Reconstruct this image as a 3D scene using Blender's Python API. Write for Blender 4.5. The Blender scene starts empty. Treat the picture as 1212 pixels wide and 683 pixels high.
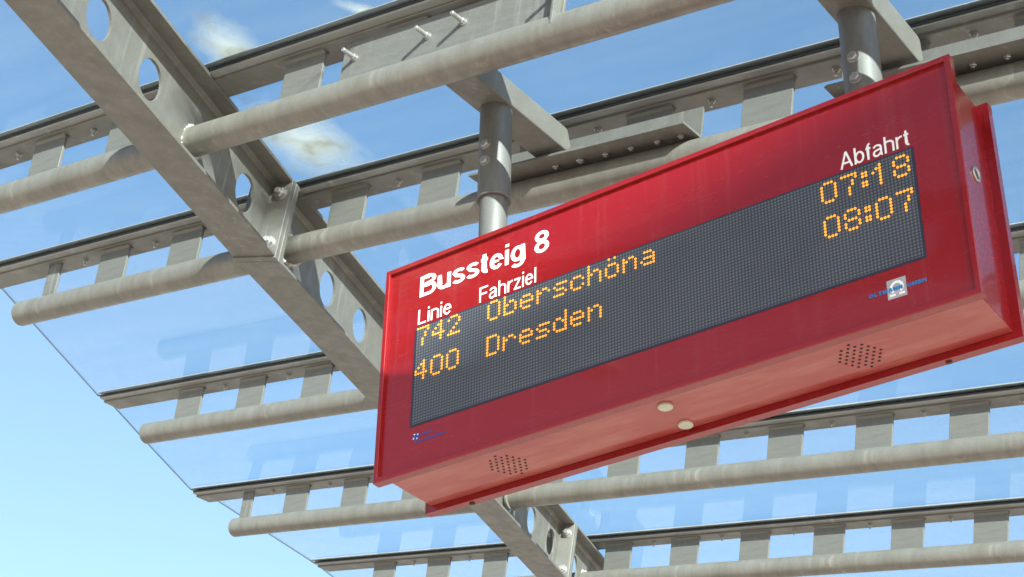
import bpy, bmesh, math, random
from mathutils import Vector, Matrix, noise
R = math.radians
S = bpy.context.scene
COL = S.collection
ZO = 3.47                                   # height of the sign's lower edge above the paving

# ------------------------------------------------------------------ camera, sky, sun, exposure
cam = bpy.data.objects.new('camera', bpy.data.cameras.new('camera'))
COL.objects.link(cam)
cx = Vector((0.81117817, 0.5845111, 0.01835059))
cf = Vector((-0.50341298, 0.68197449, 0.5305527))
cu = Vector((0.29759931, -0.4396107, 0.84745329))
M = Matrix((cx, cu, -cf)).transposed().to_4x4()
M.translation = Vector((2.56076681, -2.92406389, -1.86584979 + ZO))
cam.matrix_world = M
cam.data.sensor_width = 36
cam.data.lens = 36 * 2118.99 / 1212
cam.data.clip_start = 0.05
cam.data.clip_end = 3000
S.camera = cam

SUN_EL, SUN_AZ = R(18), R(-33)              # azimuth measured from +X towards +Y
W = bpy.data.worlds.new('World'); S.world = W
W.use_nodes = True
wn = W.node_tree
sky = wn.nodes.new('ShaderNodeTexSky'); sky.sky_type = 'NISHITA'
sky.sun_disc = False
sky.sun_elevation = SUN_EL
sky.sun_rotation = math.pi / 2 - SUN_AZ
sky.air_density = 1.0; sky.dust_density = 1.2; sky.ozone_density = 1.8
hs = wn.nodes.new('ShaderNodeHueSaturation')
hs.inputs['Saturation'].default_value = 0.95; hs.inputs['Hue'].default_value = 0.492
wn.links.new(sky.outputs[0], hs.inputs['Color']); wn.links.new(hs.outputs[0], wn.nodes['Background'].inputs[0])
wn.nodes['Background'].inputs[1].default_value = 0.083
sun = bpy.data.objects.new('sun', bpy.data.lights.new('sun', 'SUN'))
COL.objects.link(sun)
sun.data.energy = 5.0; sun.data.angle = R(0.53); sun.data.color = (1, 0.90, 0.76)
sd = Vector((math.cos(SUN_EL) * math.cos(SUN_AZ), math.cos(SUN_EL) * math.sin(SUN_AZ), math.sin(SUN_EL)))
sun.rotation_euler = sd.to_track_quat('Z', 'Y').to_euler()
sun.location = (20, -13, 20)
S.view_settings.view_transform = 'Standard'
S.view_settings.look = 'None'
S.view_settings.gamma = 1
S.view_settings.exposure = 1.88
S.render.engine = 'CYCLES'
S.cycles.max_bounces = 10
S.cycles.transparent_max_bounces = 16

# ------------------------------------------------------------------ materials
def mat(name):
    m = bpy.data.materials.new(name); m.use_nodes = True
    nt = m.node_tree
    return m, nt, nt.nodes, nt.links, nt.nodes['Principled BSDF']

def nd(nt, typ, **kw):
    n = nt.nodes.new(typ)
    for k, v in kw.items():
        if k == 'ins':
            for i, val in v.items(): n.inputs[i].default_value = val
        else: setattr(n, k, v)
    return n

def ramp(nt, stops):
    n = nt.nodes.new('ShaderNodeValToRGB')
    e = n.color_ramp.elements
    while len(e) < len(stops): e.new(0.5)
    for q, (p, c) in zip(e, stops):
        q.position = p; q.color = (c, c, c, 1) if not isinstance(c, tuple) else (*c, 1)
    return n

def steel(name, ca, cb, rough=0.5, metal=0.25, streak=(1, 1, 1), scale=14.0, bump=0.12, speck=0.5):
    m, nt, N, L, b = mat(name)
    tc = nd(nt, 'ShaderNodeTexCoord')
    mp = nd(nt, 'ShaderNodeMapping', ins={3: streak})
    L.new(tc.outputs['Object'], mp.inputs[0])
    n1 = nd(nt, 'ShaderNodeTexNoise', ins={'Scale': scale, 'Detail': 8, 'Roughness': 0.62})
    n2 = nd(nt, 'ShaderNodeTexNoise', ins={'Scale': 260, 'Detail': 3})
    n3 = nd(nt, 'ShaderNodeTexNoise', ins={'Scale': 3.1, 'Detail': 4})
    for q in (n1, n3): L.new(mp.outputs[0], q.inputs['Vector'])
    L.new(tc.outputs['Object'], n2.inputs['Vector'])
    r1 = ramp(nt, [(0.3, ca), (0.72, cb)])
    L.new(n1.outputs[0], r1.inputs[0])
    mx = nd(nt, 'ShaderNodeMix', data_type='RGBA', blend_type='MULTIPLY'); mx.inputs[0].default_value = speck
    r2 = ramp(nt, [(0.3, 0.62), (0.7, 1.0)])
    L.new(n2.outputs[0], r2.inputs[0])
    L.new(r1.outputs[0], mx.inputs[6]); L.new(r2.outputs[0], mx.inputs[7])
    mx2 = nd(nt, 'ShaderNodeMix', data_type='RGBA', blend_type='MULTIPLY'); mx2.inputs[0].default_value = 0.6
    r3 = ramp(nt, [(0.35, (0.93, 0.905, 0.87)), (0.62, (1.0, 1.0, 1.0))])
    L.new(n3.outputs[0], r3.inputs[0])
    L.new(mx.outputs[2], mx2.inputs[6]); L.new(r3.outputs[0], mx2.inputs[7])
    mp4 = nd(nt, 'ShaderNodeMapping', ins={3: (34, 34, 1.6)}); L.new(tc.outputs['Object'], mp4.inputs[0])
    n4 = nd(nt, 'ShaderNodeTexNoise', ins={'Scale': 1.0, 'Detail': 5, 'Roughness': 0.55}); L.new(mp4.outputs[0], n4.inputs['Vector'])
    r4 = ramp(nt, [(0.56, 0.0), (0.74, 0.5)]); L.new(n4.outputs[0], r4.inputs[0])
    n5 = nd(nt, 'ShaderNodeTexNoise', ins={'Scale': 1.7, 'Detail': 2}); L.new(tc.outputs['Object'], n5.inputs['Vector'])
    r5 = ramp(nt, [(0.42, 0.0), (0.62, 1.0)]); L.new(n5.outputs[0], r5.inputs[0])
    ml = nd(nt, 'ShaderNodeMath', operation='MULTIPLY'); L.new(r4.outputs[0], ml.inputs[0]); L.new(r5.outputs[0], ml.inputs[1])
    mx3 = nd(nt, 'ShaderNodeMix', data_type='RGBA'); mx3.inputs[7].default_value = (*[min(1, v * 1.75) for v in cb], 1)
    L.new(ml.outputs[0], mx3.inputs[0]); L.new(mx2.outputs[2], mx3.inputs[6])
    L.new(mx3.outputs[2], b.inputs['Base Color'])
    rr = ramp(nt, [(0.3, rough + 0.12), (0.7, rough - 0.08)])
    L.new(n1.outputs[0], rr.inputs[0]); L.new(rr.outputs[0], b.inputs['Roughness'])
    b.inputs['Metallic'].default_value = metal
    bp = nd(nt, 'ShaderNodeBump', ins={'Strength': bump, 'Distance': 0.002})
    L.new(n2.outputs[0], bp.inputs['Height']); L.new(bp.outputs[0], b.inputs['Normal'])
    return m

M_steel = steel('mica_paint', (0.158, 0.149, 0.133), (0.212, 0.203, 0.184))
M_tube = steel('tube_paint', (0.190, 0.176, 0.154), (0.255, 0.240, 0.213), streak=(3.5, 1.5, 1.5), scale=6, rough=0.46, speck=0.4)
M_plate = steel('plate_paint', (0.165, 0.159, 0.145), (0.215, 0.208, 0.191), streak=(1, 1, 5), scale=9)
M_galv = steel('galvanised', (0.42, 0.41, 0.39), (0.6, 0.59, 0.57), rough=0.36, metal=0.75, scale=30)
M_alu = steel('aluminium', (0.55, 0.55, 0.54), (0.70, 0.70, 0.69), rough=0.55, metal=0.0, streak=(0.4, 3, 3), scale=20)
M_post = steel('post_paint', (0.135, 0.131, 0.122), (0.180, 0.176, 0.166), rough=0.5, metal=0.2, streak=(3, 3, 0.7), scale=16)
M_cap = steel('cover_strip_paint', (0.267, 0.261, 0.249), (0.336, 0.331, 0.319), rough=0.5, metal=0.1, streak=(0.5, 3, 3), scale=18)
M_weld = steel('weld_metal', (0.45, 0.43, 0.40), (0.66, 0.63, 0.58), rough=0.5, metal=0.3, scale=90, bump=0.6)

def plain(name, c, rough=0.5, metal=0.0, var=0.12, scale=40):
    m, nt, N, L, b = mat(name)
    tc = nd(nt, 'ShaderNodeTexCoord')
    n1 = nd(nt, 'ShaderNodeTexNoise', ins={'Scale': scale, 'Detail': 6})
    L.new(tc.outputs['Object'], n1.inputs['Vector'])
    r1 = ramp(nt, [(0.3, tuple(v * (1 - var) for v in c)), (0.7, tuple(min(1, v * (1 + var)) for v in c))])
    L.new(n1.outputs[0], r1.inputs[0]); L.new(r1.outputs[0], b.inputs['Base Color'])
    b.inputs['Roughness'].default_value = rough; b.inputs['Metallic'].default_value = metal
    return m

M_rubber = plain('rubber', (0.02, 0.02, 0.021), 0.7)
M_white = plain('white_lettering', (0.82, 0.80, 0.80), 0.45, var=0.03)
M_blue = plain('blue_print', (0.02, 0.16, 0.42), 0.4)
M_dblue = plain('dark_blue_print', (0.02, 0.05, 0.26), 0.4)
M_silver = plain('silver_label', (0.36, 0.36, 0.38), 0.35, 0.1)
M_cream = plain('cream_plastic', (0.50, 0.48, 0.38), 0.55)
M_pale = plain('pale_dirt', (0.40, 0.30, 0.26), 0.9)
M_hole = plain('hole_dark', (0.035, 0.012, 0.012), 0.9)
M_dark = plain('dark_metal', (0.05, 0.047, 0.04), 0.5, 0.4)
def red(name, base, rough, dust_bounce):
    m, nt, N, L, b = mat(name)
    tc = nd(nt, 'ShaderNodeTexCoord')
    mp = nd(nt, 'ShaderNodeMapping', ins={3: (1.2, 6, 6)})
    L.new(tc.outputs['Object'], mp.inputs[0])
    n1 = nd(nt, 'ShaderNodeTexNoise', ins={'Scale': 3.0, 'Detail': 9, 'Roughness': 0.7})
    n2 = nd(nt, 'ShaderNodeTexNoise', ins={'Scale': 420, 'Detail': 2})
    L.new(mp.outputs[0], n1.inputs['Vector']); L.new(tc.outputs['Object'], n2.inputs['Vector'])
    r1 = ramp(nt, [(0.42, 0.0), (0.75, dust_bounce)])
    L.new(n1.outputs[0], r1.inputs[0])
    mx = nd(nt, 'ShaderNodeMix', data_type='RGBA'); mx.inputs[6].default_value = (*base, 1)
    mx.inputs[7].default_value = (0.50, 0.22, 0.17, 1)  # pale dust tone; on the underside it also paints in ground bounce
    L.new(r1.outputs[0], mx.inputs[0])
    n3 = nd(nt, 'ShaderNodeTexNoise', ins={'Scale': 75, 'Detail': 5, 'Roughness': 0.7}); L.new(tc.outputs['Object'], n3.inputs['Vector'])
    r3 = ramp(nt, [(0.62, 0.0), (0.82, 0.26)]); L.new(n3.outputs[0], r3.inputs[0])
    mp5 = nd(nt, 'ShaderNodeMapping', ins={3: (40, 40, 1.1)}); L.new(tc.outputs['Object'], mp5.inputs[0])
    n5 = nd(nt, 'ShaderNodeTexNoise', ins={'Scale': 1.0, 'Detail': 6, 'Roughness': 0.6}); L.new(mp5.outputs[0], n5.inputs['Vector'])
    r5 = ramp(nt, [(0.55, 0.0), (0.80, 0.08)]); L.new(n5.outputs[0], r5.inputs[0])
    av = nd(nt, 'ShaderNodeMath', operation='ADD'); L.new(r3.outputs[0], av.inputs[0]); L.new(r5.outputs[0], av.inputs[1])
    mxs = nd(nt, 'ShaderNodeMix', data_type='RGBA'); mxs.inputs[7].default_value = (0.36, 0.20, 0.18, 1)
    L.new(av.outputs[0], mxs.inputs[0]); L.new(mx.outputs[2], mxs.inputs[6]); L.new(mxs.outputs[2], b.inputs['Base Color'])
    rr = ramp(nt, [(0.4, rough), (0.8, rough + (0.06 if dust_bounce < 0.1 else 0.2))])
    L.new(n1.outputs[0], rr.inputs[0]); L.new(rr.outputs[0], b.inputs['Roughness'])
    b.inputs['Specular IOR Level'].default_value = 0.4
    b.inputs['Coat Weight'].default_value = 0.45; b.inputs['Coat Roughness'].default_value = 0.05
    bp = nd(nt, 'ShaderNodeBump', ins={'Strength': 0.03, 'Distance': 0.001})
    L.new(n2.outputs[0], bp.inputs['Height']); L.new(bp.outputs[0], b.inputs['Normal'])
    return m
M_red = red('red_enamel', (0.225, 0.004, 0.006), 0.25, 0.015)
M_red_bounce = red('red_bounce', (0.32, 0.040, 0.034), 0.38, 0.6)  # paler copy of the red enamel, with ground bounce put into its colour

def led_mat():
    m, nt, N, L, b = mat('led_matrix')
    tc = nd(nt, 'ShaderNodeTexCoord')
    sx = nd(nt, 'ShaderNodeSeparateXYZ'); L.new(tc.outputs['Object'], sx.inputs[0])
    def cell(o, off):
        a = nd(nt, 'ShaderNodeMath', operation='ADD', ins={1: off}); L.new(o, a.inputs[0])
        d = nd(nt, 'ShaderNodeMath', operation='DIVIDE', ins={1: 0.00805}); L.new(a.outputs[0], d.inputs[0])
        f = nd(nt, 'ShaderNodeMath', operation='FRACT'); L.new(d.outputs[0], f.inputs[0])
        s = nd(nt, 'ShaderNodeMath', operation='SUBTRACT', ins={1: 0.5}); L.new(f.outputs[0], s.inputs[0])
        p = nd(nt, 'ShaderNodeMath', operation='MULTIPLY'); L.new(s.outputs[0], p.inputs[0]); L.new(s.outputs[0], p.inputs[1])
        return p.outputs[0]
    ad = nd(nt, 'ShaderNodeMath', operation='ADD')
    L.new(cell(sx.outputs[0], 10 * 0.00805 - 0.1105 + 0.004025), ad.inputs[0]); L.new(cell(sx.outputs[2], 90 * 0.00805 - 0.3960 + 0.004025), ad.inputs[1])
    sq = nd(nt, 'ShaderNodeMath', operation='SQRT'); L.new(ad.outputs[0], sq.inputs[0])
    rp = ramp(nt, [(0.24, (0.135, 0.138, 0.152)), (0.44, (0.030, 0.033, 0.047))]); L.new(sq.outputs[0], rp.inputs[0])
    n1 = nd(nt, 'ShaderNodeTexNoise', ins={'Scale': 5, 'Detail': 3}); L.new(tc.outputs['Object'], n1.inputs['Vector'])
    r2 = ramp(nt, [(0.3, 0.8), (0.7, 1.0)]); L.new(n1.outputs[0], r2.inputs[0])
    mx = nd(nt, 'ShaderNodeMix', data_type='RGBA', blend_type='MULTIPLY'); mx.inputs[0].default_value = 1
    L.new(rp.outputs[0], mx.inputs[6]); L.new(r2.outputs[0], mx.inputs[7]); L.new(mx.outputs[2], b.inputs['Base Color'])
    b.inputs['Roughness'].default_value = 0.45
    return m
M_led = led_mat()
M_frame_dark = plain('screen_rim', (0.02, 0.022, 0.045), 0.4)
M_lit, nt, N_, L_, b_ = mat('lit_led')
b_.inputs['Base Color'].default_value = (0.5, 0.25, 0.05, 1)
b_.inputs['Emission Color'].default_value = (1.0, 0.36, 0.02, 1)
b_.inputs['Emission Strength'].default_value = 0.26

def glass_mat():
    m = bpy.data.materials.new('roof_glass'); m.use_nodes = True
    nt = m.node_tree; L = nt.links; nt.nodes.clear()
    out = nd(nt, 'ShaderNodeOutputMaterial')
    tr = nd(nt, 'ShaderNodeBsdfTransparent', ins={0: (0.80, 0.90, 0.955, 1)})
    gl = nd(nt, 'ShaderNodeBsdfGlossy', ins={'Roughness': 0.015})
    gl.inputs[0].default_value = (1, 1, 1, 1)
    lw = nd(nt, 'ShaderNodeLayerWeight', ins={0: 0.5})
    pw = nd(nt, 'ShaderNodeMath', operation='POWER', ins={1: 5.0}); L.new(lw.outputs['Facing'], pw.inputs[0])
    fr = nd(nt, 'ShaderNodeMath', operation='MULTIPLY_ADD', ins={1: 0.55, 2: 0.006}); L.new(pw.outputs[0], fr.inputs[0])
    mx = nd(nt, 'ShaderNodeMixShader')
    L.new(fr.outputs[0], mx.inputs[0]); L.new(tr.outputs[0], mx.inputs[1]); L.new(gl.outputs[0], mx.inputs[2])
    # dried rain and dust film, streaked along the fall of the roof
    tc = nd(nt, 'ShaderNodeTexCoord')
    mp = nd(nt, 'ShaderNodeMapping', ins={3: (0.5, 4.0, 1)}); mp.inputs[2].default_value = (0, 0, 0.35)
    L.new(tc.outputs['Object'], mp.inputs[0])
    n1 = nd(nt, 'ShaderNodeTexNoise', ins={'Scale': 2.6, 'Detail': 9, 'Roughness': 0.62}); L.new(mp.outputs[0], n1.inputs['Vector'])
    n2 = nd(nt, 'ShaderNodeTexNoise', ins={'Scale': 70, 'Detail': 4}); L.new(tc.outputs['Object'], n2.inputs['Vector'])
    r1 = ramp(nt, [(0.36, 0.004), (0.72, 0.034)]); L.new(n1.outputs[0], r1.inputs[0])
    r2 = ramp(nt, [(0.72, 0.0), (0.82, 0.05)]); L.new(n2.outputs[0], r2.inputs[0])
    ad = nd(nt, 'ShaderNodeMath', operation='ADD'); L.new(r1.outputs[0], ad.inputs[0]); L.new(r2.outputs[0], ad.inputs[1])
    df = nd(nt, 'ShaderNodeBsdfDiffuse', ins={0: (0.7, 0.7, 0.7, 1)})
    tl = nd(nt, 'ShaderNodeBsdfTranslucent', ins={0: (0.7, 0.7, 0.7, 1)})
    dm = nd(nt, 'ShaderNodeMixShader', ins={0: 0.5}); L.new(df.outputs[0], dm.inputs[1]); L.new(tl.outputs[0], dm.inputs[2])
    m2 = nd(nt, 'ShaderNodeMixShader'); L.new(ad.outputs[0], m2.inputs[0]); L.new(mx.outputs[0], m2.inputs[1]); L.new(dm.outputs[0], m2.inputs[2])
    L.new(m2.outputs[0], out.inputs[0])
    return m
M_glass = glass_mat()

def stain_mat():
    """white dried grime film that thins out towards its rim"""
    m = bpy.data.materials.new('grime_film'); m.use_nodes = True
    nt = m.node_tree; L = nt.links; nt.nodes.clear()
    out = nd(nt, 'ShaderNodeOutputMaterial')
    tc = nd(nt, 'ShaderNodeTexCoord')
    n1 = nd(nt, 'ShaderNodeTexNoise', ins={'Scale': 8, 'Detail': 6, 'Roughness': 0.52}); L.new(tc.outputs['Object'], n1.inputs['Vector'])
    ln = nd(nt, 'ShaderNodeVectorMath', operation='LENGTH')
    mp = nd(nt, 'ShaderNodeMapping'); L.new(tc.outputs['UV'], mp.inputs[0]); mp.inputs[1].default_value = (-1, -1, 0); mp.inputs[3].default_value = (2, 2, 0)
    L.new(mp.outputs[0], ln.inputs[0])
    a = nd(nt, 'ShaderNodeMath', operation='MULTIPLY_ADD', ins={1: 0.9}); L.new(n1.outputs[0], a.inputs[0]); L.new(ln.outputs['Value'], a.inputs[2])
    r = ramp(nt, [(0.44, 0.9), (0.90, 0.0)]); 
    sc = nd(nt, 'ShaderNodeMath', operation='DIVIDE', ins={1: 1.45}); L.new(a.outputs[0], sc.inputs[0]); L.new(sc.outputs[0], r.inputs[0])
    tr = nd(nt, 'ShaderNodeBsdfTransparent')
    df = nd(nt, 'ShaderNodeBsdfDiffuse'); tl = nd(nt, 'ShaderNodeBsdfTranslucent')
    n6 = nd(nt, 'ShaderNodeTexNoise', ins={'Scale': 7.5, 'Detail': 4, 'Roughness': 0.5}); L.new(tc.outputs['Object'], n6.inputs['Vector'])
    r6 = ramp(nt, [(0.34, (0.30, 0.26, 0.17)), (0.46, (0.46, 0.43, 0.36)), (0.58, (0.56, 0.54, 0.49))]); L.new(n6.outputs[0], r6.inputs[0])
    L.new(r6.outputs[0], df.inputs[0]); L.new(r6.outputs[0], tl.inputs[0])
    dm = nd(nt, 'ShaderNodeMixShader', ins={0: 0.6}); L.new(df.outputs[0], dm.inputs[1]); L.new(tl.outputs[0], dm.inputs[2])
    mx = nd(nt, 'ShaderNodeMixShader'); L.new(r.outputs[0], mx.inputs[0]); L.new(tr.outputs[0], mx.inputs[1]); L.new(dm.outputs[0], mx.inputs[2])
    L.new(mx.outputs[0], out.inputs[0])
    return m
M_film = stain_mat()
M_edge = plain('glass_edge', (0.03, 0.05, 0.06), 0.25)

# ------------------------------------------------------------------ mesh helpers
def link(name, bm, m, parent=None, smooth=False):
    me = bpy.data.meshes.new(name); bm.normal_update(); bm.to_mesh(me); bm.free()
    if smooth:
        for p in me.polygons: p.use_smooth = True
        me.set_sharp_from_angle(angle=R(35))
    me.materials.append(m)
    o = bpy.data.objects.new(name, me); COL.objects.link(o)
    if parent: o.parent = parent
    return o

def empty(name, mw, label=None, cat=None, group=None):
    o = bpy.data.objects.new(name, None); COL.objects.link(o)
    o.empty_display_size = 0.1
    o.matrix_world = mw
    if label: tag(o, label, cat, group)
    return o

def tag(o, label, cat, group=None):
    o['label'] = label; o['category'] = cat
    if group: o['group'] = group

def box(bm, lo, hi, bev=0.0):
    vs = [bm.verts.new((x, y, z)) for x in (lo[0], hi[0]) for y in (lo[1], hi[1]) for z in (lo[2], hi[2])]
    fs = [bm.faces.new([vs[i] for i in f]) for f in ((0, 1, 3, 2), (4, 6, 7, 5), (0, 4, 5, 1), (2, 3, 7, 6), (0, 2, 6, 4), (1, 5, 7, 3))]
    if bev:
        es = list({e for f in fs for e in f.edges})
        bmesh.ops.bevel(bm, geom=es, offset=bev, segments=2, affect='EDGES', profile=0.5)

def tube(bm, a, b, r, seg=32, r2=None, cap=True, bev=0.0):
    a, b = Vector(a), Vector(b); d = (b - a).normalized()
    t = d.orthogonal().normalized(); s = d.cross(t)
    r2 = r if r2 is None else r2
    st = [(a, r), (b, r2)]
    if bev: st = [(a, r - bev), (a + d * bev, r), (b - d * bev, r2), (b, r2 - bev)]
    rings = [[bm.verts.new(p + (t * math.cos(2 * math.pi * i / seg) + s * math.sin(2 * math.pi * i / seg)) * q) for i in range(seg)] for p, q in st]
    for u, v in zip(rings, rings[1:]):
        for i in range(seg): bm.faces.new((u[i], u[(i + 1) % seg], v[(i + 1) % seg], v[i]))
    if cap:
        bm.faces.new(rings[0][::-1]); bm.faces.new(rings[-1])

def ring(bm, c, axis, r, rr, seg=40, tseg=8, lump=0.0, seed=0):
    axis = Vector(axis).normalized(); t = axis.orthogonal().normalized(); s = axis.cross(t); c = Vector(c)
    rnd = random.Random(seed); V = []
    for i in range(seg):
        an = 2 * math.pi * i / seg; d = t * math.cos(an) + s * math.sin(an)
        k = rr * (1 + lump * rnd.uniform(-1, 1))
        V.append([bm.verts.new(c + d * (r + k * math.cos(2 * math.pi * j / tseg)) + axis * k * math.sin(2 * math.pi * j / tseg)) for j in range(tseg)])
    for i in range(seg):
        for j in range(tseg):
            bm.faces.new((V[i][j], V[(i + 1) % seg][j], V[(i + 1) % seg][(j + 1) % tseg], V[i][(j + 1) % tseg]))

def hexbolt(bm, base, axis, r, head, shank=0.0, shank_r=None, washer=True):
    """bolt standing on a face at base: washer, hexagonal nut, thread end"""
    base = Vector(base); ax = Vector(axis).normalized(); k = 0.0
    if washer:
        tube(bm, base, base + ax * 0.003, r * 1.3, 20); k = 0.003
    tube(bm, base + ax * k, base + ax * (k + head), r, 6, bev=r * 0.12)
    if shank: tube(bm, base + ax * (k + head), base + ax * (k + head + shank), shank_r or r * 0.55, 14, bev=0.001)

def prism(bm, prof, x0, x1):
    """profile in (y,z) run along x"""
    a = [bm.verts.new((x0, y, z)) for y, z in prof]; b = [bm.verts.new((x1, y, z)) for y, z in prof]
    n = len(prof)
    for i in range(n): bm.faces.new((a[i], a[(i + 1) % n], b[(i + 1) % n], b[i]))
    bm.faces.new(a[::-1]); bm.faces.new(b)

# ------------------------------------------------------------------ the roof's own frame: P along the purlins, G across, N normal
P = Vector((0.98448897, -0.01921524, -0.17439104)).normalized()
G = Vector((0.02804755, 0.99843784, 0.04832403)); G = (G - P * G.dot(P)).normalized()
N = P.cross(G)
O = Vector((0.77196602, 0.10229284, 1.0 + ZO))
def pgn(p, g, n): return O + P * p + G * g + N * n
def frame(x, y, z, o):
    m = Matrix((x, y, z)).transposed().to_4x4(); m.translation = o; return m
def roofM(p, g, n): return frame(P, G, N, pgn(p, g, n))

# ------------------------------------------------------------------ ground
def ground():
    m, nt, N2, L, b = mat('paving')
    tc = nd(nt, 'ShaderNodeTexCoord')
    br = nd(nt, 'ShaderNodeTexBrick', ins={'Scale': 1.0, 'Mortar Size': 0.006, 'Brick Width': 0.4, 'Row Height': 0.2})
    br.inputs['Color1'].default_value = (0.50, 0.46, 0.40, 1); br.inputs['Color2'].default_value = (0.43, 0.40, 0.35, 1); br.inputs['Mortar'].default_value = (0.16, 0.15, 0.14, 1)
    L.new(tc.outputs['Object'], br.inputs['Vector'])
    L.new(br.outputs[0], b.inputs['Base Color']); b.inputs['Roughness'].default_value = 0.85
    bm = bmesh.new()
    s = 900
    vs = [bm.verts.new(v) for v in ((-s, -s, 0), (s, -s, 0), (s, s, 0), (-s, s, 0))]; bm.faces.new(vs)
    o = link('ground', bm, m); o['kind'] = 'structure'
ground()

# ------------------------------------------------------------------ roof girder: I-beam with round web openings, bolted end-plate splices
PW, G0, KA, KB, NB, MA, MB = -1.6483, 0.3119, -0.3435, -0.3502, -0.1697, -0.0678, -0.0359
WF, HW, TF = 0.144, 0.266, 0.011
def seg_axes(k, m):
    u = (G + P * k + N * m).normalized(); v = (N - u * N.dot(u)).normalized(); return u, v, u.cross(v)
K0 = pgn(PW, G0, NB)
def web_bm(u0, u1, holes, r, v0, v1, t):
    bm = bmesh.new(); x = t / 2
    cells = []; pos = u0
    for h in sorted(holes):
        if h - 0.09 > pos + 1e-6: cells.append((pos, h - 0.09, None))
        cells.append((h - 0.09, h + 0.09, h)); pos = h + 0.09
    if pos < u1: cells.append((pos, u1, None))
    vc = 0.141; n = 40
    for a, b, h in cells:
        if h is None:
            for s in (x, -x):
                vs = [bm.verts.new((s, y, z)) for y, z in ((a, v0), (b, v0), (b, v1), (a, v1))]
                bm.faces.new(vs if s > 0 else vs[::-1])
            continue
        rim = {}
        for s in (x, -x):
            inner, outer = [], []
            for i in range(n):
                an = 2 * math.pi * (i + 0.5) / n; c, d = math.cos(an), math.sin(an)
                inner.append(bm.verts.new((s, h + r * c, vc + r * d)))
                k = min((0.09 / abs(c)) if abs(c) > 1e-6 else 9, ((v1 - vc) / d) if d > 1e-6 else ((v0 - vc) / d if d < -1e-6 else 9))
                outer.append(bm.verts.new((s, h + k * c, vc + k * d)))
            corners = {}
            for i in range(n):
                j = (i + 1) % n; o1, o2 = outer[i], outer[j]
                f = [inner[i], outer[i]]
                on = lambda q: (abs(abs(q.co.y - h) - 0.09) < 1e-5)
                if on(o1) != on(o2):
                    q1, q2 = (o1, o2) if on(o1) else (o2, o1)
                    f.append(bm.verts.new((s, q1.co.y, q2.co.z)))
                f += [outer[j], inner[j]]
                bm.faces.new(f if s > 0 else f[::-1])
            rim[s] = inner
        for i in range(n):
            j = (i + 1) % n
            bm.faces.new((rim[x][i], rim[x][j], rim[-x][j], rim[-x][i]))
    return bm

def girder():
    root = empty('roof_girder', frame(*(lambda u, v, w: (w, u, v))(*seg_axes(KB, MB)), K0),
                 'grey steel I-beam with round web holes running diagonally under the glass roof', 'girder')
    inv = root.matrix_world.inverted()
    def place(o, k, m):
        u, v, w = seg_axes(k, m)
        o.matrix_local = inv @ frame(w, u, v, K0)
    H_a = [-1.729, -1.4455, -1.162, -0.879, -0.274]
    H_b = [0.367 + 0.2845 * i for i in range(0, 10)]
    H_c = [3.30, 3.585, 3.87]
    for k, m, u0, u1, holes in ((KA, MA, -2.0, -0.131, H_a), (KB, MB, -0.081, 3.035, H_b), (KB, MB, 3.083, 4.4, H_c)):
        s = link('beam_web', web_bm(u0, u1, holes, 0.06, TF, HW, 0.009), M_steel, root); place(s, k, m)
        for nm, a, b in (('bottom_flange', 0, TF), ('top_flange', HW, HW + TF)):
            bm = bmesh.new(); box(bm, (-WF / 2, u0, a), (WF / 2, u1, b), 0.0015)
            # rolled root fillets
            e = 0.013
            for sx in (-1, 1):
                z0 = b if nm == 'bottom_flange' else a; dz = 1 if nm == 'bottom_flange' else -1
                prof = [(sx * 0.0046, z0), (sx * (0.0046 + e), z0), (sx * (0.0046 + e * 0.35), z0 + dz * e * 0.35), (sx * 0.0046, z0 + dz * e)]
                va = [bm.verts.new((q[0], u0, q[1])) for q in prof]; vb = [bm.verts.new((q[0], u1, q[1])) for q in prof]
                for i in range(4):
                    bm.faces.new((va[i], va[(i + 1) % 4], vb[(i + 1) % 4], vb[i]))
            bmesh.ops.recalc_face_normals(bm, faces=bm.faces)
            o = link(nm, bm, M_steel, root); place(o, k, m)
    for uc, k, m in ((-0.131, KA, MA), (3.035, KB, MB)):
        for j in range(2):
            bm = bmesh.new(); a = uc + j * 0.0252
            box(bm, (-WF / 2 - 0.002, a, -0.006), (WF / 2 + 0.002, a + 0.0235, HW + 0.010), 0.002)
            o = link('end_plate', bm, M_steel, root, False); place(o, k, m)
        for sx in (-1, 1):
            for z in (0.047, 0.222):
                bm = bmesh.new()
                hexbolt(bm, (sx * 0.041, uc, z), (0, -1, 0), 0.0175, 0.015, 0.010, 0.010)
                o = link('splice_bolt', bm, M_galv, root, True); place(o, k, m)
                bm = bmesh.new(); tube(bm, (sx * 0.041, uc + 0.0487, z), (sx * 0.041, uc + 0.062, z), 0.0165, 6)
                o = link('bolt_head', bm, M_galv, root); place(o, k, m)
    return root
girder()

# ------------------------------------------------------------------ purlins: tube + glazing bar held together by short web plates
RT = 0.0445
PITCH, WP = 0.3748, 0.1504
GS = [-0.2646, 0.3345, 1.4860, 2.4888, 3.5742]
NS = [-0.0306, -0.0763, -0.0596, -0.1319, -0.1617]
PH = [-2.064, -2.810, -3.293, -3.987, -2.140]
def web_p(g): return PW + (KA if g < G0 else KB) * (g - G0)

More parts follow.
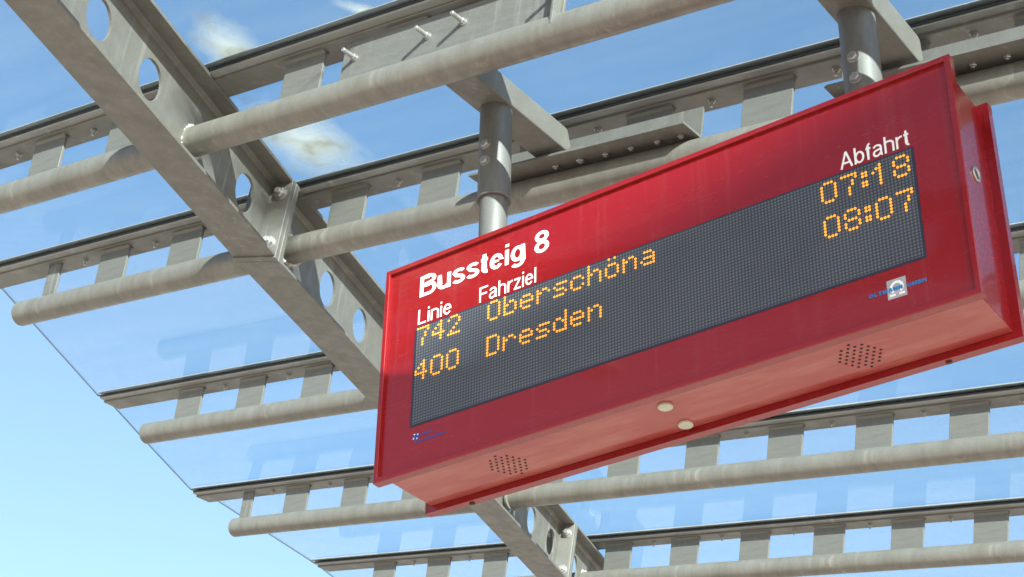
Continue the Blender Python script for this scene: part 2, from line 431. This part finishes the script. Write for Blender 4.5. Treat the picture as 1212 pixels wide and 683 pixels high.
def purlin(g, n, ph, tube0, bar0, cap0, p1, first_narrow, label, joints=()):
    root = empty('purlin', roofM(0, g, n), label, 'purlin', 'purlins carrying the glass roof')
    bm = bmesh.new()
    tube(bm, (tube0, 0, 0), (p1, 0, 0), RT, 48, bev=0.004)
    link('tube', bm, M_tube, root, True)
    def run(name, prof, x0, m, par):
        bm = bmesh.new(); prism(bm, prof, x0, p1); bmesh.ops.recalc_face_normals(bm, faces=bm.faces)
        return link(name, bm, m, par)
    rail = run('glazing_bar', [(-0.026, 0.172), (-0.028, 0.174), (-0.028, 0.1799), (0.063, 0.1799), (0.063, 0.174), (0.061, 0.172)], bar0, M_plate, root)
    run('bar_flange', [(-0.052, 0.180), (-0.055, 0.1815), (-0.055, 0.1862), (0.070, 0.1862), (0.070, 0.180)], bar0 + 0.003, M_cap, rail)
    run('gasket', [(-0.0595, 0.1863), (-0.0595, 0.1915), (0.075, 0.1915), (0.075, 0.1863)], bar0 + 0.006, M_rubber, rail)
    run('cover_strip', [(-0.073, 0.2002), (-0.073, 0.2025), (-0.064, 0.2085), (0.080, 0.2085), (0.086, 0.2045), (0.086, 0.2002)], cap0, M_cap, root)
    # web plates at a regular pitch, small bolt heads under the bar half way between them
    k = -60; plates = []
    while True:
        pr = ph + k * PITCH
        if pr > p1 - 0.05: break
        wp_ = web_p(g)
        if pr - WP * 0.4 > tube0 + 0.02 and not (pr - WP - 0.05 < wp_ < pr + 0.05): plates.append(pr)
        k += 1
    proto = pn = bo = None
    for i, pr in enumerate(plates):
        if i == 0 and first_narrow:
            bm = bmesh.new(); box(bm, (pr - WP * 0.46, -0.005, 0.035), (pr, 0.005, 0.1719), 0.0012)
            link('web_plate', bm, M_plate, root)
        else:
            if proto is None:
                bm = bmesh.new(); box(bm, (-WP, -0.005, 0.035), (0, 0.005, 0.1719), 0.0012)
                o = proto = link('web_plate', bm, M_plate, root)
                bm = bmesh.new()
                for a in (-1, 1):
                    prism(bm, [(a * 0.005, 0.1719), (a * 0.012, 0.1719), (a * 0.005, 0.164)], -WP, 0)
                bmesh.ops.recalc_face_normals(bm, faces=bm.faces)
                pn = link('weld_bead', bm, M_plate, o)
            else:
                o = proto.copy(); COL.objects.link(o); o.parent = root
                c = pn.copy(); COL.objects.link(c); c.parent = o
            o.location = (pr, 0, 0)
        if bo is None:
            bm = bmesh.new(); hexbolt(bm, (0, 0.015, 0.172), (0, 0, -1), 0.0085, 0.007, 0.011, 0.0048)
            b = bo = link('bolt', bm, M_galv, root, True)
        else:
            b = bo.copy(); COL.objects.link(b); b.parent = root
        b.location = (pr + (PITCH - WP) / 2, 0, 0)
    for pj, kind in joints:
        bm = bmesh.new()
        if kind == 'weld':
            ring(bm, (pj, 0, 0), (1, 0, 0), RT + 0.001, 0.0075, 48, 8, 0.55, 5)
            link('weld_bead', bm, M_weld, root, True)
        else:
            tube(bm, (pj, 0, 0), (pj + 0.012, 0, 0), RT + 0.010, 40, bev=0.001)
            link('collar', bm, M_tube, root, True)
    return root

PE = 3.0
wj = lambda i: web_p(GS[i])
purlin(-1.27, -0.006, -2.2, -2.9, -3.2, -3.2, PE, False, 'grey tube purlin beyond the upper edge of the view, nearest the viewer')
purlin(GS[0], NS[0], PH[0], -2.75, -3.0, -3.0, PE, False, 'topmost grey tube purlin, passing high above the bracket with three long bolts below its bar', [(wj(0) + 0.012, 'weld')])
purlin(GS[1], NS[1], PH[1], -2.987, -3.32, -3.30, PE, True, 'grey tube purlin running directly behind the two sign posts', [(wj(1) + 0.045, 'weld')])
purlin(GS[2], NS[2], PH[2], -3.607, -3.916, -3.913, PE, False, 'grey tube purlin whose right part vanishes behind the middle of the red sign')
purlin(GS[3], NS[3], PH[3], -4.080, -4.372, -4.371, PE, True, 'grey tube purlin passing just under the lower left corner of the red sign', [(wj(3) + 0.03, 'collar')])
purlin(GS[4], NS[4], PH[4], -4.45, -4.562, -4.580, PE, False, 'farthest and lowest grey tube purlin along the bottom edge of the view', [(wj(4) + 0.01, 'weld')])

# ------------------------------------------------------------------ glass panes
def pane(ga, na, gb, nb, left, label):
    """left: (p, g) corners of the left edge from the near bar to the far bar"""
    A = pgn(0, ga, na + 0.1918); B = pgn(0, gb, nb + 0.1918)
    y = (B - A); ln = y.length; y.normalize(); z = P.cross(y)
    e = 0.004; k = ln / (gb - ga)
    pts = [(p, min(max((g - ga) * k, e), ln - e)) for p, g in left]
    pts = [(PE, ln - e), (PE, e)] + pts          # runs round the pane
    bm = bmesh.new()
    lo = [bm.verts.new((a, b, 0)) for a, b in pts]; hi = [bm.verts.new((a, b, 0.008)) for a, b in pts]
    bm.faces.new(lo); bm.faces.new(hi[::-1])
    n = len(pts)
    for i in range(n):
        f = bm.faces.new((lo[i], hi[i], hi[(i + 1) % n], lo[(i + 1) % n])); f.material_index = 1
    bmesh.ops.recalc_face_normals(bm, faces=bm.faces)
    o = link('glass_pane', bm, M_glass); o.data.materials.append(M_edge); o.matrix_world = frame(P, y, z, A)
    tag(o, label, 'glass pane', 'panes of the glass roof')
    return o
g0_, g1_, g2_, g3_, g4_ = GS
pane(-1.27, -0.006, g0_, NS[0], [(-2.4, -1.27), (-2.9, g0_)], 'blue tinted roof glass above the topmost purlin, in the upper left corner')
pane(g0_, NS[0], g1_, NS[1], [(-2.9, g0_), (-3.23, g1_ - 0.08), (-3.28, g1_)], 'narrow strip of roof glass between the two upper purlins, over the sign posts')
pane(g1_, NS[1], g2_, NS[2], [(-3.24, g1_), (-3.292, 0.414), (-3.926, g2_ - 0.06), (-3.90, g2_)], 'wide pane of roof glass at the left with a bare slanting edge')
pane(g2_, NS[2], g3_, NS[3], [(-3.90, g2_), (-3.945, 1.52), (-4.143, 1.922), (-4.38, g3_ - 0.07), (-4.36, g3_)], 'pane of roof glass left of the red sign with a smudged white corner')
pane(g3_, NS[3], g4_, NS[4], [(-4.31, g3_), (-4.356, 2.572), (-4.595, g4_ - 0.02), (-4.55, g4_)], 'pane of roof glass below the red sign, between the two lowest purlins')
pane(g4_, NS[4], 4.65, -0.20, [(-4.55, g4_), (-4.62, 3.64), (-4.95, 4.65)], 'farthest roof glass below the lowest purlin, along the bottom edge of the view')

# ------------------------------------------------------------------ sign brackets, posts, angles
def bracket(pc, label):
    root = empty('hanger_bracket', roofM(pc, 0, -0.005), label, 'bracket', 'box brackets holding the sign posts')
    u = (G - P * 0.05).normalized(); w = (P - u * P.dot(u)).normalized()
    bm = bmesh.new()
    prof = [(-0.258, 0.0), (0.268, 0.0), (0.288, 0.018), (0.262, 0.062), (0.25, 0.066), (-0.258, 0.066)]
    prism(bm, prof, -0.054, 0.054)
    bmesh.ops.recalc_face_normals(bm, faces=bm.faces)
    es = [e for e in bm.edges]
    bmesh.ops.bevel(bm, geom=es, offset=0.004, segments=2, affect='EDGES', profile=0.5)
    o = link('box_section', bm, M_steel, root)
    o.rotation_euler = (0, 0, math.atan2(-u.dot(P), u.dot(G)) )
    return root
bracket(-0.5277, 'grey steel box bracket over the left sign post')
bracket(0.536, 'grey steel box bracket over the right sign post, at the upper right')

def post(x, y, ztop, label):
    root = empty('sign_post', Matrix.Translation((x, y, 0.6 + ZO)), label, 'post', 'posts the sign hangs from')
    h = ztop - 0.6
    split = 0.185 if h > 0.4 else 0.02
    bm = bmesh.new()
    tube(bm, (0, 0, split), (0, 0, h), 0.0435, 48, cap=True, bev=0.002)
    link('sleeve', bm, M_post, root, True)
    if h > 0.4:
        bm = bmesh.new(); ring(bm, (0, 0, split + 0.004), (0, 0, 1), 0.0425, 0.004, 48, 8)
        link('sleeve_lip', bm, M_post, root, True)
    bm = bmesh.new(); tube(bm, (0, 0, -0.005), (0, 0, split + 0.02), 0.0365, 48)
    link('inner_tube', bm, M_galv if False else M_post, root, True)
    bm = bmesh.new(); ring(bm, (0, 0, h + 0.004), (0.17, 0, 1), 0.0445, 0.007, 48, 8, 0.25, 3)
    link('weld_bead', bm, M_steel, root, True)
    for z in ((0.345, 0.292) if h > 0.4 else (0.152, 0.092)):
        bm = bmesh.new()
        hexbolt(bm, (0, -0.0415, z), (0, -1, 0), 0.0118, 0.009)
        link('bolt_head', bm, M_galv, root, True)
        bm = bmesh.new(); hexbolt(bm, (0, 0.0415, z), (0, 1, 0), 0.013, 0.010, 0.008)
        link('bolt_nut', bm, M_galv, root, True)
    return root
post(0.2525, 0.115, 1.088, 'long grey round post with sleeve and two bolts, holding the sign at its left')
post(1.2985, 0.115, 0.908, 'short grey round post with two bolts, holding the sign at its right')

def angle(p0, p1, g, n, up, leg, label, bolts, wide):
    """steel angle: upright leg against the web plates, flat leg towards the viewer"""
    root = empty('steel_angle', roofM(p0, g, n), label, 'steel angle', 'steel angles bolted to the purlins')
    L = p1 - p0; t = 0.007
    bm = bmesh.new()
    prism(bm, [(0, 0), (0, up), (-t, up), (-t, t), (-leg, t), (-leg, 0)], 0, L)
    bmesh.ops.recalc_face_normals(bm, faces=bm.faces)
    link('angle_section', bm, M_steel, root)
    for i, x in enumerate(bolts):
        bm = bmesh.new()
        hexbolt(bm, (x - p0, -leg * wide, 0), (0, 0, -1), 0.0095 if i != 1 else 0.0125, 0.007, 0.004, washer=False)
        link('bolt', bm, M_galv, root, True)
    return root
angle(-0.81, -0.08, GS[1] - 0.006, NS[1] + 0.0452, 0.095, 0.092, 'pierced steel angle behind the left sign post, with a row of bolt ends', [-0.62, -0.535, -0.45, -0.365, -0.28, -0.195, -0.12][1:], 0.42)
angle(0.335, 1.10, GS[1] - 0.006, NS[1] + 0.0452, 0.095, 0.092, 'pierced steel angle behind the right sign post, running out of view', [0.45, 0.535, 0.62, 0.705, 0.79, 0.875], 0.42)

def long_bolt_plate():
    root = empty('bolted_plate', roofM(-0.85, GS[0] - 0.0055, NS[0]), 'flat steel plate with long protruding bolts, fixed behind the topmost tube', 'plate')
    bm = bmesh.new()
    box(bm, (0, -0.010, 0.0), (0.75, -0.001, 0.160), 0.0015)
    box(bm, (0.735, -0.040, 0.0), (0.743, -0.0102, 0.160), 0.001)
    link('plate', bm, M_plate, root)
    for p, z in ((0.305, 0.100), (0.424, 0.110), (0.714, 0.1), (0.046, 0.104)):
        bm = bmesh.new()
        hexbolt(bm, (p, -0.010, z), (0, -1, 0), 0.0085, 0.009, 0.038, 0.0062)
        link('long_bolt', bm, M_galv, root, True)
long_bolt_plate()

# ------------------------------------------------------------------ the departure board
L, H, DL, T, D = 1.5439, 0.6, 0.0187, 0.0253, 0.2046
def arc(cx, cy, rx, ry, a0, a1, n=14):
    return [(cx + rx * math.cos(R(a0 + (a1 - a0) * i / n)), cy + ry * math.sin(R(a0 + (a1 - a0) * i / n))) for i in range(n + 1)]
# grotesque letters as stroke centre lines; cap height 1, x-height 0.72; second value = advance width
def glyph(c, w):
    h = w / 2; X = 0.73; xr = 0.26                       # bowl radius of the small letters
    bowl = lambda cx: arc(cx, X / 2, xr - h, X / 2 - h, 0, 360, 32)
    g = {
     'B': ([[(h, 0), (h, 1)], [(h, 1 - h), (.38, 1 - h)] + arc(.38, .765, .20, .235 - h, 90, -90) + [(h, .53)], [(h, .53), (.40, .53)] + arc(.40, (.53 + h) / 2, .24 - h / 2, (.53 - h) / 2, 90, -90) + [(h, h)]], .66),
     'L': ([[(h, 0), (h, 1)], [(h, h), (.54, h)]], .55),
     'F': ([[(h, 0), (h, 1)], [(h, 1 - h), (.58, 1 - h)], [(h, .53), (.52, .53)]], .58),
     'A': ([[(h * .9, 0), (.345, 1)], [(.69 - h * .9, 0), (.345, 1)], [(.15, .31), (.54, .31)]], .69),
     'u': ([[(h, X), (h, .24)] + arc(h + .175, .24, .175, .24 - h, 180, 300), [(.53 - h, X), (.53 - h, 0)], [(h + .175 + .0875, h * 1.2), (.53 - h, .20)]], .53),
     'n': ([[(h, 0), (h, X)], [(h, .50)] + arc(h + .18, X - .24, .53 - 2 * h - .18 + .0, .24 - h, 135, 0) + [(.53 - h, 0)]], .53),
     'h': ([[(h, 0), (h, 1)], [(h, .50)] + arc(h + .18, X - .24, .53 - 2 * h - .18, .24 - h, 135, 0) + [(.53 - h, 0)]], .53),
     'r': ([[(h, 0), (h, X)], [(h, .46)] + arc(.30, .42, .30 - h, X - .42 - h, 170, 80)], .33),
     's': ([arc(.245, .545, .20 - h * .35, .185 - h, 15, 180, 10) + [(.06 + h * .6, .49)] + [(.16, .405), (.34, .335)] + arc(.245, .20, .215 - h * .4, .20 - h, 30, -165, 14)], .49),
     't': ([[(.13, .93), (.13, .16)] + arc(.13 + .12, .16, .12, .16 - h, 180, 280), [(0, X - h * .8), (.27, X - h * .8)]], .28),
     'e': ([[(w, .385), (.52 - h, .385)] + arc(.26, X / 2, xr - h, X / 2 - h, 4, 325, 30)], .52),
     'i': ([[(h, 0), (h, X)], [(h, 1 - .13), (h, 1)]], w),
     'l': ([[(h, 0), (h, 1)]], w),
     'g': ([bowl(.26), [(.54 - h, X), (.54 - h, -.04)] + arc(.27, -.04, .27 - h, .18, 0, -155, 14)], .54),
     'b': ([[(h, 0), (h, 1)], bowl(.28)], .54),
     'a': ([arc(.25, .52, .19, .21 - h, 165, 0, 10) + [(.44, .14)] + arc(.53, .12, .09, .12 - h * .8, 180, 260, 6), [(.44, .43), (.30, .40)] + arc(.20, .21, .17 - h * .3, .20 - h * .6, 95, 300, 14) + [(.36, .12), (.44, .24)]], .53),
     'z': ([[(0.02, X - h), (.43, X - h)], [(.41 - h * .2, X - h * 1.2), (.05 + h * .2, h * 1.2)], [(0, h), (.46, h)]], .46),
     'f': ([[(.12, 0), (.12, .80)] + arc(.12 + .13, .80, .13, .20 - h, 180, 90), [(0, X - h), (.27, X - h)]], .28),
     '8': ([arc(.28, .745, .21 - h * .3, .255 - h * .9, 0, 360, 28), arc(.28, .265, .275 - h, .265 - h * .7, 0, 360, 32)], .56),
     'O': ([arc(.36, .5, .36 - h, .5 - h, 0, 360, 32)], .72),
     'T': ([[(.3, 0), (.3, 1)], [(0, 1 - h), (.6, 1 - h)]], .6),
     'M': ([[(h, 0), (h, 1)], [(.78 - h, 0), (.78 - h, 1)], [(h, 1), (.39, .1)], [(.78 - h, 1), (.39, .1)]], .78),
     'N': ([[(h, 0), (h, 1)], [(.68 - h, 0), (.68 - h, 1)], [(h, 1), (.68 - h, 0)]], .68),
     'G': ([arc(.37, .5, .37 - h, .5 - h, 50, 345, 26) + [(.70, .47)], [(.42, .47), (.72, .47)]], .74),
     'H': ([[(h, 0), (h, 1)], [(.68 - h, 0), (.68 - h, 1)], [(h, .52), (.68 - h, .52)]], .68),
     ' ': ([], .22)}
    return g[c]
def text_obj(name, s, x0, x1, z0, cap, m, parent, y, wt=0.112, gap=0.09):
    """flat vinyl letters stuck on the board, built from ribbons between x0 and x1"""
    bm = bmesh.new(); adv = 0; runs = []
    for c in s:
        st, wd = glyph(c, wt)
        for q in st: runs.append([(px + adv, py) for px, py in q])
        adv += wd + gap
    tot = adv - gap; sx = (x1 - x0) / tot
    for n, q in enumerate(runs):
        yy = y - 0.00006 * (n % 4)
        closed = math.hypot(q[0][0] - q[-1][0], q[0][1] - q[-1][1]) < 1e-4
        if closed: q = q[:-1]
        rows = []; k = len(q)
        for i in range(k):
            a = Vector(q[i - 1]) if (i or closed) else None; b = Vector(q[(i + 1) % k]) if (i < k - 1 or closed) else None; p = Vector(q[i])
            t1 = (p - a).normalized() if a else None; t2 = (b - p).normalized() if b else None
            t = (t1 + t2).normalized() if (t1 and t2) else (t1 or t2)
            sc = min(1.5, 1 / max(0.3, t.dot(t2))) if (t1 and t2) else 1
            nv = Vector((-t.y, t.x)) * wt / 2 * sc
            rows.append([bm.verts.new((x0 + v.x * sx, yy, z0 + v.y * cap)) for v in (p + nv, p - nv)])
        for i in range(k if closed else k - 1):
            a, b = rows[i], rows[(i + 1) % k]; bm.faces.new((a[0], a[1], b[1], b[0]))
    return link(name, bm, m, parent)

FONT = {
 '0': ['01110', '10001', '10001', '10001', '10001', '10001', '01110'],
 '1': ['00100', '01100', '10100', '00100', '00100', '00100', '00100'],
 '2': ['01110', '10001', '00001', '00010', '00100', '01000', '11111'],
 '4': ['00010', '00110', '01010', '10010', '11111', '00010', '00010'],
 '7': ['11111', '00001', '00010', '00010', '00100', '00100', '00100'],
 '8': ['01110', '10001', '10001', '01110', '10001', '10001', '01110'],
 ':': ['00', '11', '11', '00', '11', '11', '00'],
 'O': ['01110', '10001', '10001', '10001', '10001', '10001', '01110'],
 'D': ['11110', '10001', '10001', '10001', '10001', '10001', '11110'],
 'b': ['10000', '10000', '10110', '11001', '10001', '10001', '11110'],
 'e': ['00000', '00000', '01110', '10001', '11111', '10000', '01110'],
 'r': ['00000', '00000', '10110', '11001', '10000', '10000', '10000'],
 's': ['00000', '00000', '01111', '10000', '01110', '00001', '11110'],
 'c': ['00000', '00000', '01110', '10001', '10000', '10001', '01110'],
 'h': ['10000', '10000', '10110', '11001', '10001', '10001', '10001'],
 'ö': ['01010', '00000', '01110', '10001', '10001', '10001', '01110'],
 'n': ['00000', '00000', '10110', '11001', '10001', '10001', '10001'],
 'a': ['00000', '00000', '01110', '00001', '01111', '10001', '01111'],
 'd': ['00001', '00001', '01101', '10011', '10001', '10001', '01111'],
}
DP = 0.00805
X_DOT, Z_DOT = 0.1105, 0.3960              # first LED column and row
def led_text(bm, s, col, row, y):
    c = col
    for ch in s:
        g = FONT[ch]
        for r, line in enumerate(g):
            for k, q in enumerate(line):
                if q == '1':
                    tube(bm, (X_DOT + (c + k) * DP, y, Z_DOT - (row + r) * DP), (X_DOT + (c + k) * DP, y - 0.0012, Z_DOT - (row + r) * DP), 0.0034, 10)
        c += len(g[0]) + 1

def frame_ring(bm, y0, y1, wdt, front):
    """rectangular frame L x H with a face width, its mouth opening to the outer side"""
    ox0, ox1, oz0, oz1 = 0, L, 0, H
    def rect(m, y): return [bm.verts.new((x, y, z)) for x, z in ((ox0 + m, oz0 + m), (ox1 - m, oz0 + m), (ox1 - m, oz1 - m), (ox0 + m, oz1 - m))]
    yo, yi = (y0, y1) if front else (y1, y0)
    c = 0.0022 * (1 if front else -1)
    rs = [rect(wdt, yo + c * 4.6), rect(wdt, yo + c * 0.5), rect(wdt - 0.0012, yo), rect(0.0022, yo), rect(0, yo + c), rect(0, yi), rect(DL + 0.004, yi)]
    for a, b in zip(rs, rs[1:]):
        for i in range(4): bm.faces.new((a[i], a[(i + 1) % 4], b[(i + 1) % 4], b[i]))
    bmesh.ops.recalc_face_normals(bm, faces=bm.faces)

def discs(bm, pts, r, z0, z1, axis='z', seg=12):
    for a, b in pts: tube(bm, (a, b, z0), (a, b, z1), r, seg)

def departure_board():
    root = empty('departure_board', Matrix.Translation((0, 0, ZO)), 'red bus platform departure board with amber LED text, hanging from two posts', 'departure board')
    bm = bmesh.new(); box(bm, (DL, T - 0.004, DL), (L - DL, D + 0.004, H - DL), 0.0015)
    hous = link('housing', bm, M_red, root)
    bm = bmesh.new(); frame_ring(bm, 0, T, 0.0138, True); link('front_frame', bm, M_red, root)
    bm = bmesh.new(); frame_ring(bm, D, D + T, 0.0138, False); link('rear_frame', bm, M_red, root)
    bm = bmesh.new(); box(bm, (0.0135, 0.0095, 0.0135), (L - 0.0135, 0.013, H - 0.0135)); fp = link('front_panel', bm, M_red, root)
    bm = bmesh.new(); box(bm, (0.0135, D + T - 0.013, 0.0135), (L - 0.0135, D + T - 0.0095, H - 0.0135)); link('rear_panel', bm, M_red, root)
    # screen
    bm = bmesh.new(); box(bm, (0.1005, 0.0085, 0.1250), (1.4370, 0.0098, 0.4035)); scr = link('screen_border', bm, M_frame_dark, root)
    bm = bmesh.new(); box(bm, (0.1065, 0.0078, 0.1305), (1.4310, 0.0090, 0.3995)); scr = link('display_screen', bm, M_led, root)
    for nm, s, c, row in (('route_number', '742', 0, 0), ('destination', 'Oberschöna', 27, 0), ('departure_time', '07:18', 138, 1),
                          ('route_number', '400', 0, 12), ('destination', 'Dresden', 27, 12), ('departure_time', '08:07', 138, 12)):
        bm = bmesh.new(); led_text(bm, s, c, row, 0.0079); link(nm, bm, M_lit, scr)
    # white lettering
    y = 0.0090
    text_obj('heading', 'Bussteig 8', 0.1085, 0.5035, 0.4895, 0.0605, M_white, root, y, wt=0.150, gap=0.075)
    text_obj('caption', 'Linie', 0.1075, 0.2115, 0.4100, 0.0430, M_white, root, y)
    text_obj('caption', 'Fahrziel', 0.2975, 0.4665, 0.4090, 0.0430, M_white, root, y)
    text_obj('caption', 'Abfahrt', 1.2690, 1.4305, 0.4105, 0.0430, M_white, root, y)
    # maker's label, lower right: silver square with white omega, blue letters across
    bm = bmesh.new(); box(bm, (1.3448, 0.0088, 0.0540), (1.3868, 0.0096, 0.0990)); lab = link('maker_label', bm, M_silver, root)
    bm = bmesh.new()
    cx_, cz_, r = 1.3662, 0.0785, 0.0125
    for i in range(26):
        a0 = R(-55 + 290 * i / 26); a1 = R(-55 + 290 * (i + 1) / 26)
        q = [(cx_ + (r + s) * math.cos(a), cz_ + (r + s) * math.sin(a)) for a, s in ((a0, -0.0028), (a1, -0.0028), (a1, 0.0028), (a0, 0.0028))]
        vs = [bm.verts.new((x, 0.0085, z)) for x, z in q]; bm.faces.new(vs[::-1])
    for s in (-1, 1):
        a, b = sorted((cx_ + s * 0.004, cx_ + s * 0.0165)); vs = [bm.verts.new(v) for v in ((a, 0.0085, 0.0595), (b, 0.0085, 0.0595), (b, 0.0085, 0.0645), (a, 0.0085, 0.0645))]; bm.faces.new(vs)
    link('omega_symbol', bm, M_white, lab)
    text_obj('maker_name', 'OLTMANN', 1.3043, 1.3790, 0.0712, 0.0092, M_blue, lab, 0.0082, wt=0.24)
    text_obj('maker_name', 'GMBH', 1.3885, 1.4307, 0.0702, 0.0090, M_blue, lab, 0.0086, wt=0.24)
    # small blue emblem, lower left, with two lines too small to read
    bm = bmesh.new(); tube(bm, (0.120, 0.0095, 0.0960), (0.120, 0.0088, 0.0960), 0.0095, 24); em = link('blue_emblem', bm, M_dblue, root)
    bm = bmesh.new()
    for a in range(4):
        m4 = Matrix.Translation((0.120, 0, 0.096)) @ Matrix.Rotation(R(90 * a + 20), 4, 'Y')
        vs = [bm.verts.new(m4 @ Vector((x, 0.0085, z))) for x, z in ((0.0022, 0.0060), (0.0045, 0.0090), (0.0068, 0.0060), (0.0042, 0.0032))]; bm.faces.new(vs[::-1])
    link('emblem_petals', bm, M_white, em)
    bm = bmesh.new(); rnd = random.Random(4)
    for z, x0, x1 in ((0.0985, 0.134, 0.166), (0.0825, 0.118, 0.205)):
        x = x0
        while x < x1:
            w_ = rnd.uniform(0.003, 0.006); hh = rnd.uniform(0.004, 0.0065)
            box(bm, (x, 0.0090, z - 0.003), (x + w_, 0.0094, z - 0.003 + hh)); x += w_ + 0.0016
    link('emblem_lines', bm, M_dblue, em)
    # pale dirt caught along the lower lip of the frame
    bm = bmesh.new(); rnd = random.Random(9)
    for i in range(90):
        x = rnd.gauss(0.30, 0.10) if i % 3 else rnd.uniform(0.05, L - 0.05); w_ = rnd.uniform(0.002, 0.011); z_ = 0.0150 + abs(rnd.gauss(0, 0.0012))
        vs = [bm.verts.new((x + a * w_, 0.00935 - 0.0003 * rnd.random(), z_ + b * rnd.uniform(0.0004, 0.0012))) for a, b in ((-1, -0.4), (0.2, -1), (1, 0.1), (0, 1))]; bm.faces.new(vs)
    o = link('lip_dirt', bm, M_pale, root); o['kind'] = 'stuff'
    # underside: panel in a paler red, ground bounce painted in along with dust
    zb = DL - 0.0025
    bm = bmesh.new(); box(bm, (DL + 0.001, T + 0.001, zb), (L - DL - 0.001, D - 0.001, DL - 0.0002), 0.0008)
    o = link('underside_panel', bm, M_red_bounce, root); o['label'] = 'dusty red underside panel, ground bounce painted into its paler colour'
    for gx, gy in ((0.3117, 0.1243), (1.2236, 0.1195)):
        pts = []
        for i in range(-6, 7):
            for j in range(-6, 7):
                x = (i + 0.5 * (j % 2)) * 0.0158; yq = j * 0.0134
                if math.hypot(x, yq) < 0.054: pts.append((gx + x, gy + yq))
        bm = bmesh.new(); discs(bm, pts, 0.0034, zb - 0.0006, zb + 0.001); link('speaker_grille', bm, M_hole, root)
    for gx, gy in ((0.7706, 0.080), (0.7633, 0.1783)):
        bm = bmesh.new(); tube(bm, (gx, gy, zb - 0.006), (gx, gy, zb + 0.001), 0.0172, 36, bev=0.0015); link('sensor_cap', bm, M_cream, root, True)
    for gx, gy in ((0.137, 0.034), (1.3741, 0.039)):
        bm = bmesh.new(); box(bm, (gx - 0.006, gy - 0.004, zb - 0.0035), (gx + 0.006, gy + 0.004, zb + 0.001), 0.001); link('drain_nib', bm, M_dark, root)
    for gx, gy in ((0.1345, D + 0.014), (1.3763, D + 0.014)):
        bm = bmesh.new(); box(bm, (gx - 0.006, gy - 0.004, -0.004), (gx + 0.006, gy + 0.004, 0.001), 0.001); link('drain_nib', bm, M_dark, root)
    # lock in the right side
    xs = L - DL
    bm = bmesh.new(); ring(bm, (xs + 0.0015, 0.1155, 0.358), (1, 0, 0), 0.0155, 0.003, 40, 8); lk = link('lock', bm, M_galv, root, True)
    bm = bmesh.new(); tube(bm, (xs - 0.002, 0.1155, 0.358), (xs + 0.0015, 0.1155, 0.358), 0.0135, 32); link('lock_barrel', bm, M_dark, lk)
    return root
departure_board()

# ------------------------------------------------------------------ added canopy, unseen, towards the sun; shaped to shade the sign
def add_shade_canopy():
    a = Vector((math.cos(SUN_AZ), math.sin(SUN_AZ), 0)); b = Vector((-a.y, a.x, 0))
    d = 25.0; top = CAN_Z + ZO + d * math.tan(SUN_EL)
    root = empty('shade_canopy', frame(a, b, Vector((0, 0, 1)), a * d), 'added unseen canopy with a deep fascia, placed to shade the sign', 'added canopy')
    bm = bmesh.new(); box(bm, (0, -9, top - 1.0), (0.12, 12, top), 0.01); link('fascia', bm, M_steel, root)
    bm = bmesh.new(); box(bm, (0.121, -9, top - 0.30), (3.0, 12, top - 0.18), 0.01); link('roof_deck', bm, M_steel, root)
    for y in (-7, -1, 5, 11):
        bm = bmesh.new(); tube(bm, (1.5, y, 0), (1.5, y, top - 0.301), 0.08, 24); link('column', bm, M_tube, root, True)
CAN_Z = 0.26
add_shade_canopy()

# ------------------------------------------------------------------ dirt lying on the glass
def film(p, g, w, h, rot, label, n=None):
    bm = bmesh.new(); k = 10
    uv = bm.loops.layers.uv.new('UVMap')
    V = [[bm.verts.new((w * (i / k - 0.5), h * (j / k - 0.5), 0.0016 + 0.001 * noise.noise(Vector((i, j, p * 7))))) for j in range(k + 1)] for i in range(k + 1)]
    for i in range(k):
        for j in range(k):
            f = bm.faces.new((V[i][j], V[i + 1][j], V[i + 1][j + 1], V[i][j + 1]))
            for l, (a, b) in zip(f.loops, ((i, j), (i + 1, j), (i + 1, j + 1), (i, j + 1))): l[uv].uv = (a / k, b / k)
    if g < GS[0]: t = (g + 1.27) / (GS[0] + 1.27); nn = -0.006 + t * (NS[0] + 0.006)
    elif g < GS[1]: t = (g - GS[0]) / (GS[1] - GS[0]); nn = NS[0] + t * (NS[1] - NS[0])
    elif g < GS[3]: t = (g - GS[2]) / (GS[3] - GS[2]); nn = NS[2] + t * (NS[3] - NS[2])
    o = link('dirt_film', bm, M_film); o.matrix_world = roofM(p, g, nn + 0.2005) @ Matrix.Rotation(rot, 4, 'Z')
    tag(o, label, 'dirt')
film(-1.23, -0.37, 0.26, 0.42, 0.5, 'white smeared grime on the glass above the topmost tube, beside the girder')
film(-1.37, 0.10, 0.44, 0.62, 0.30, 'white smeared grime on the glass between the two upper tubes, right of the girder')
film(-0.74, -0.33, 0.09, 0.26, -0.5, 'small white smear on the glass at the top edge of the view')

print('objects', len(bpy.data.objects))
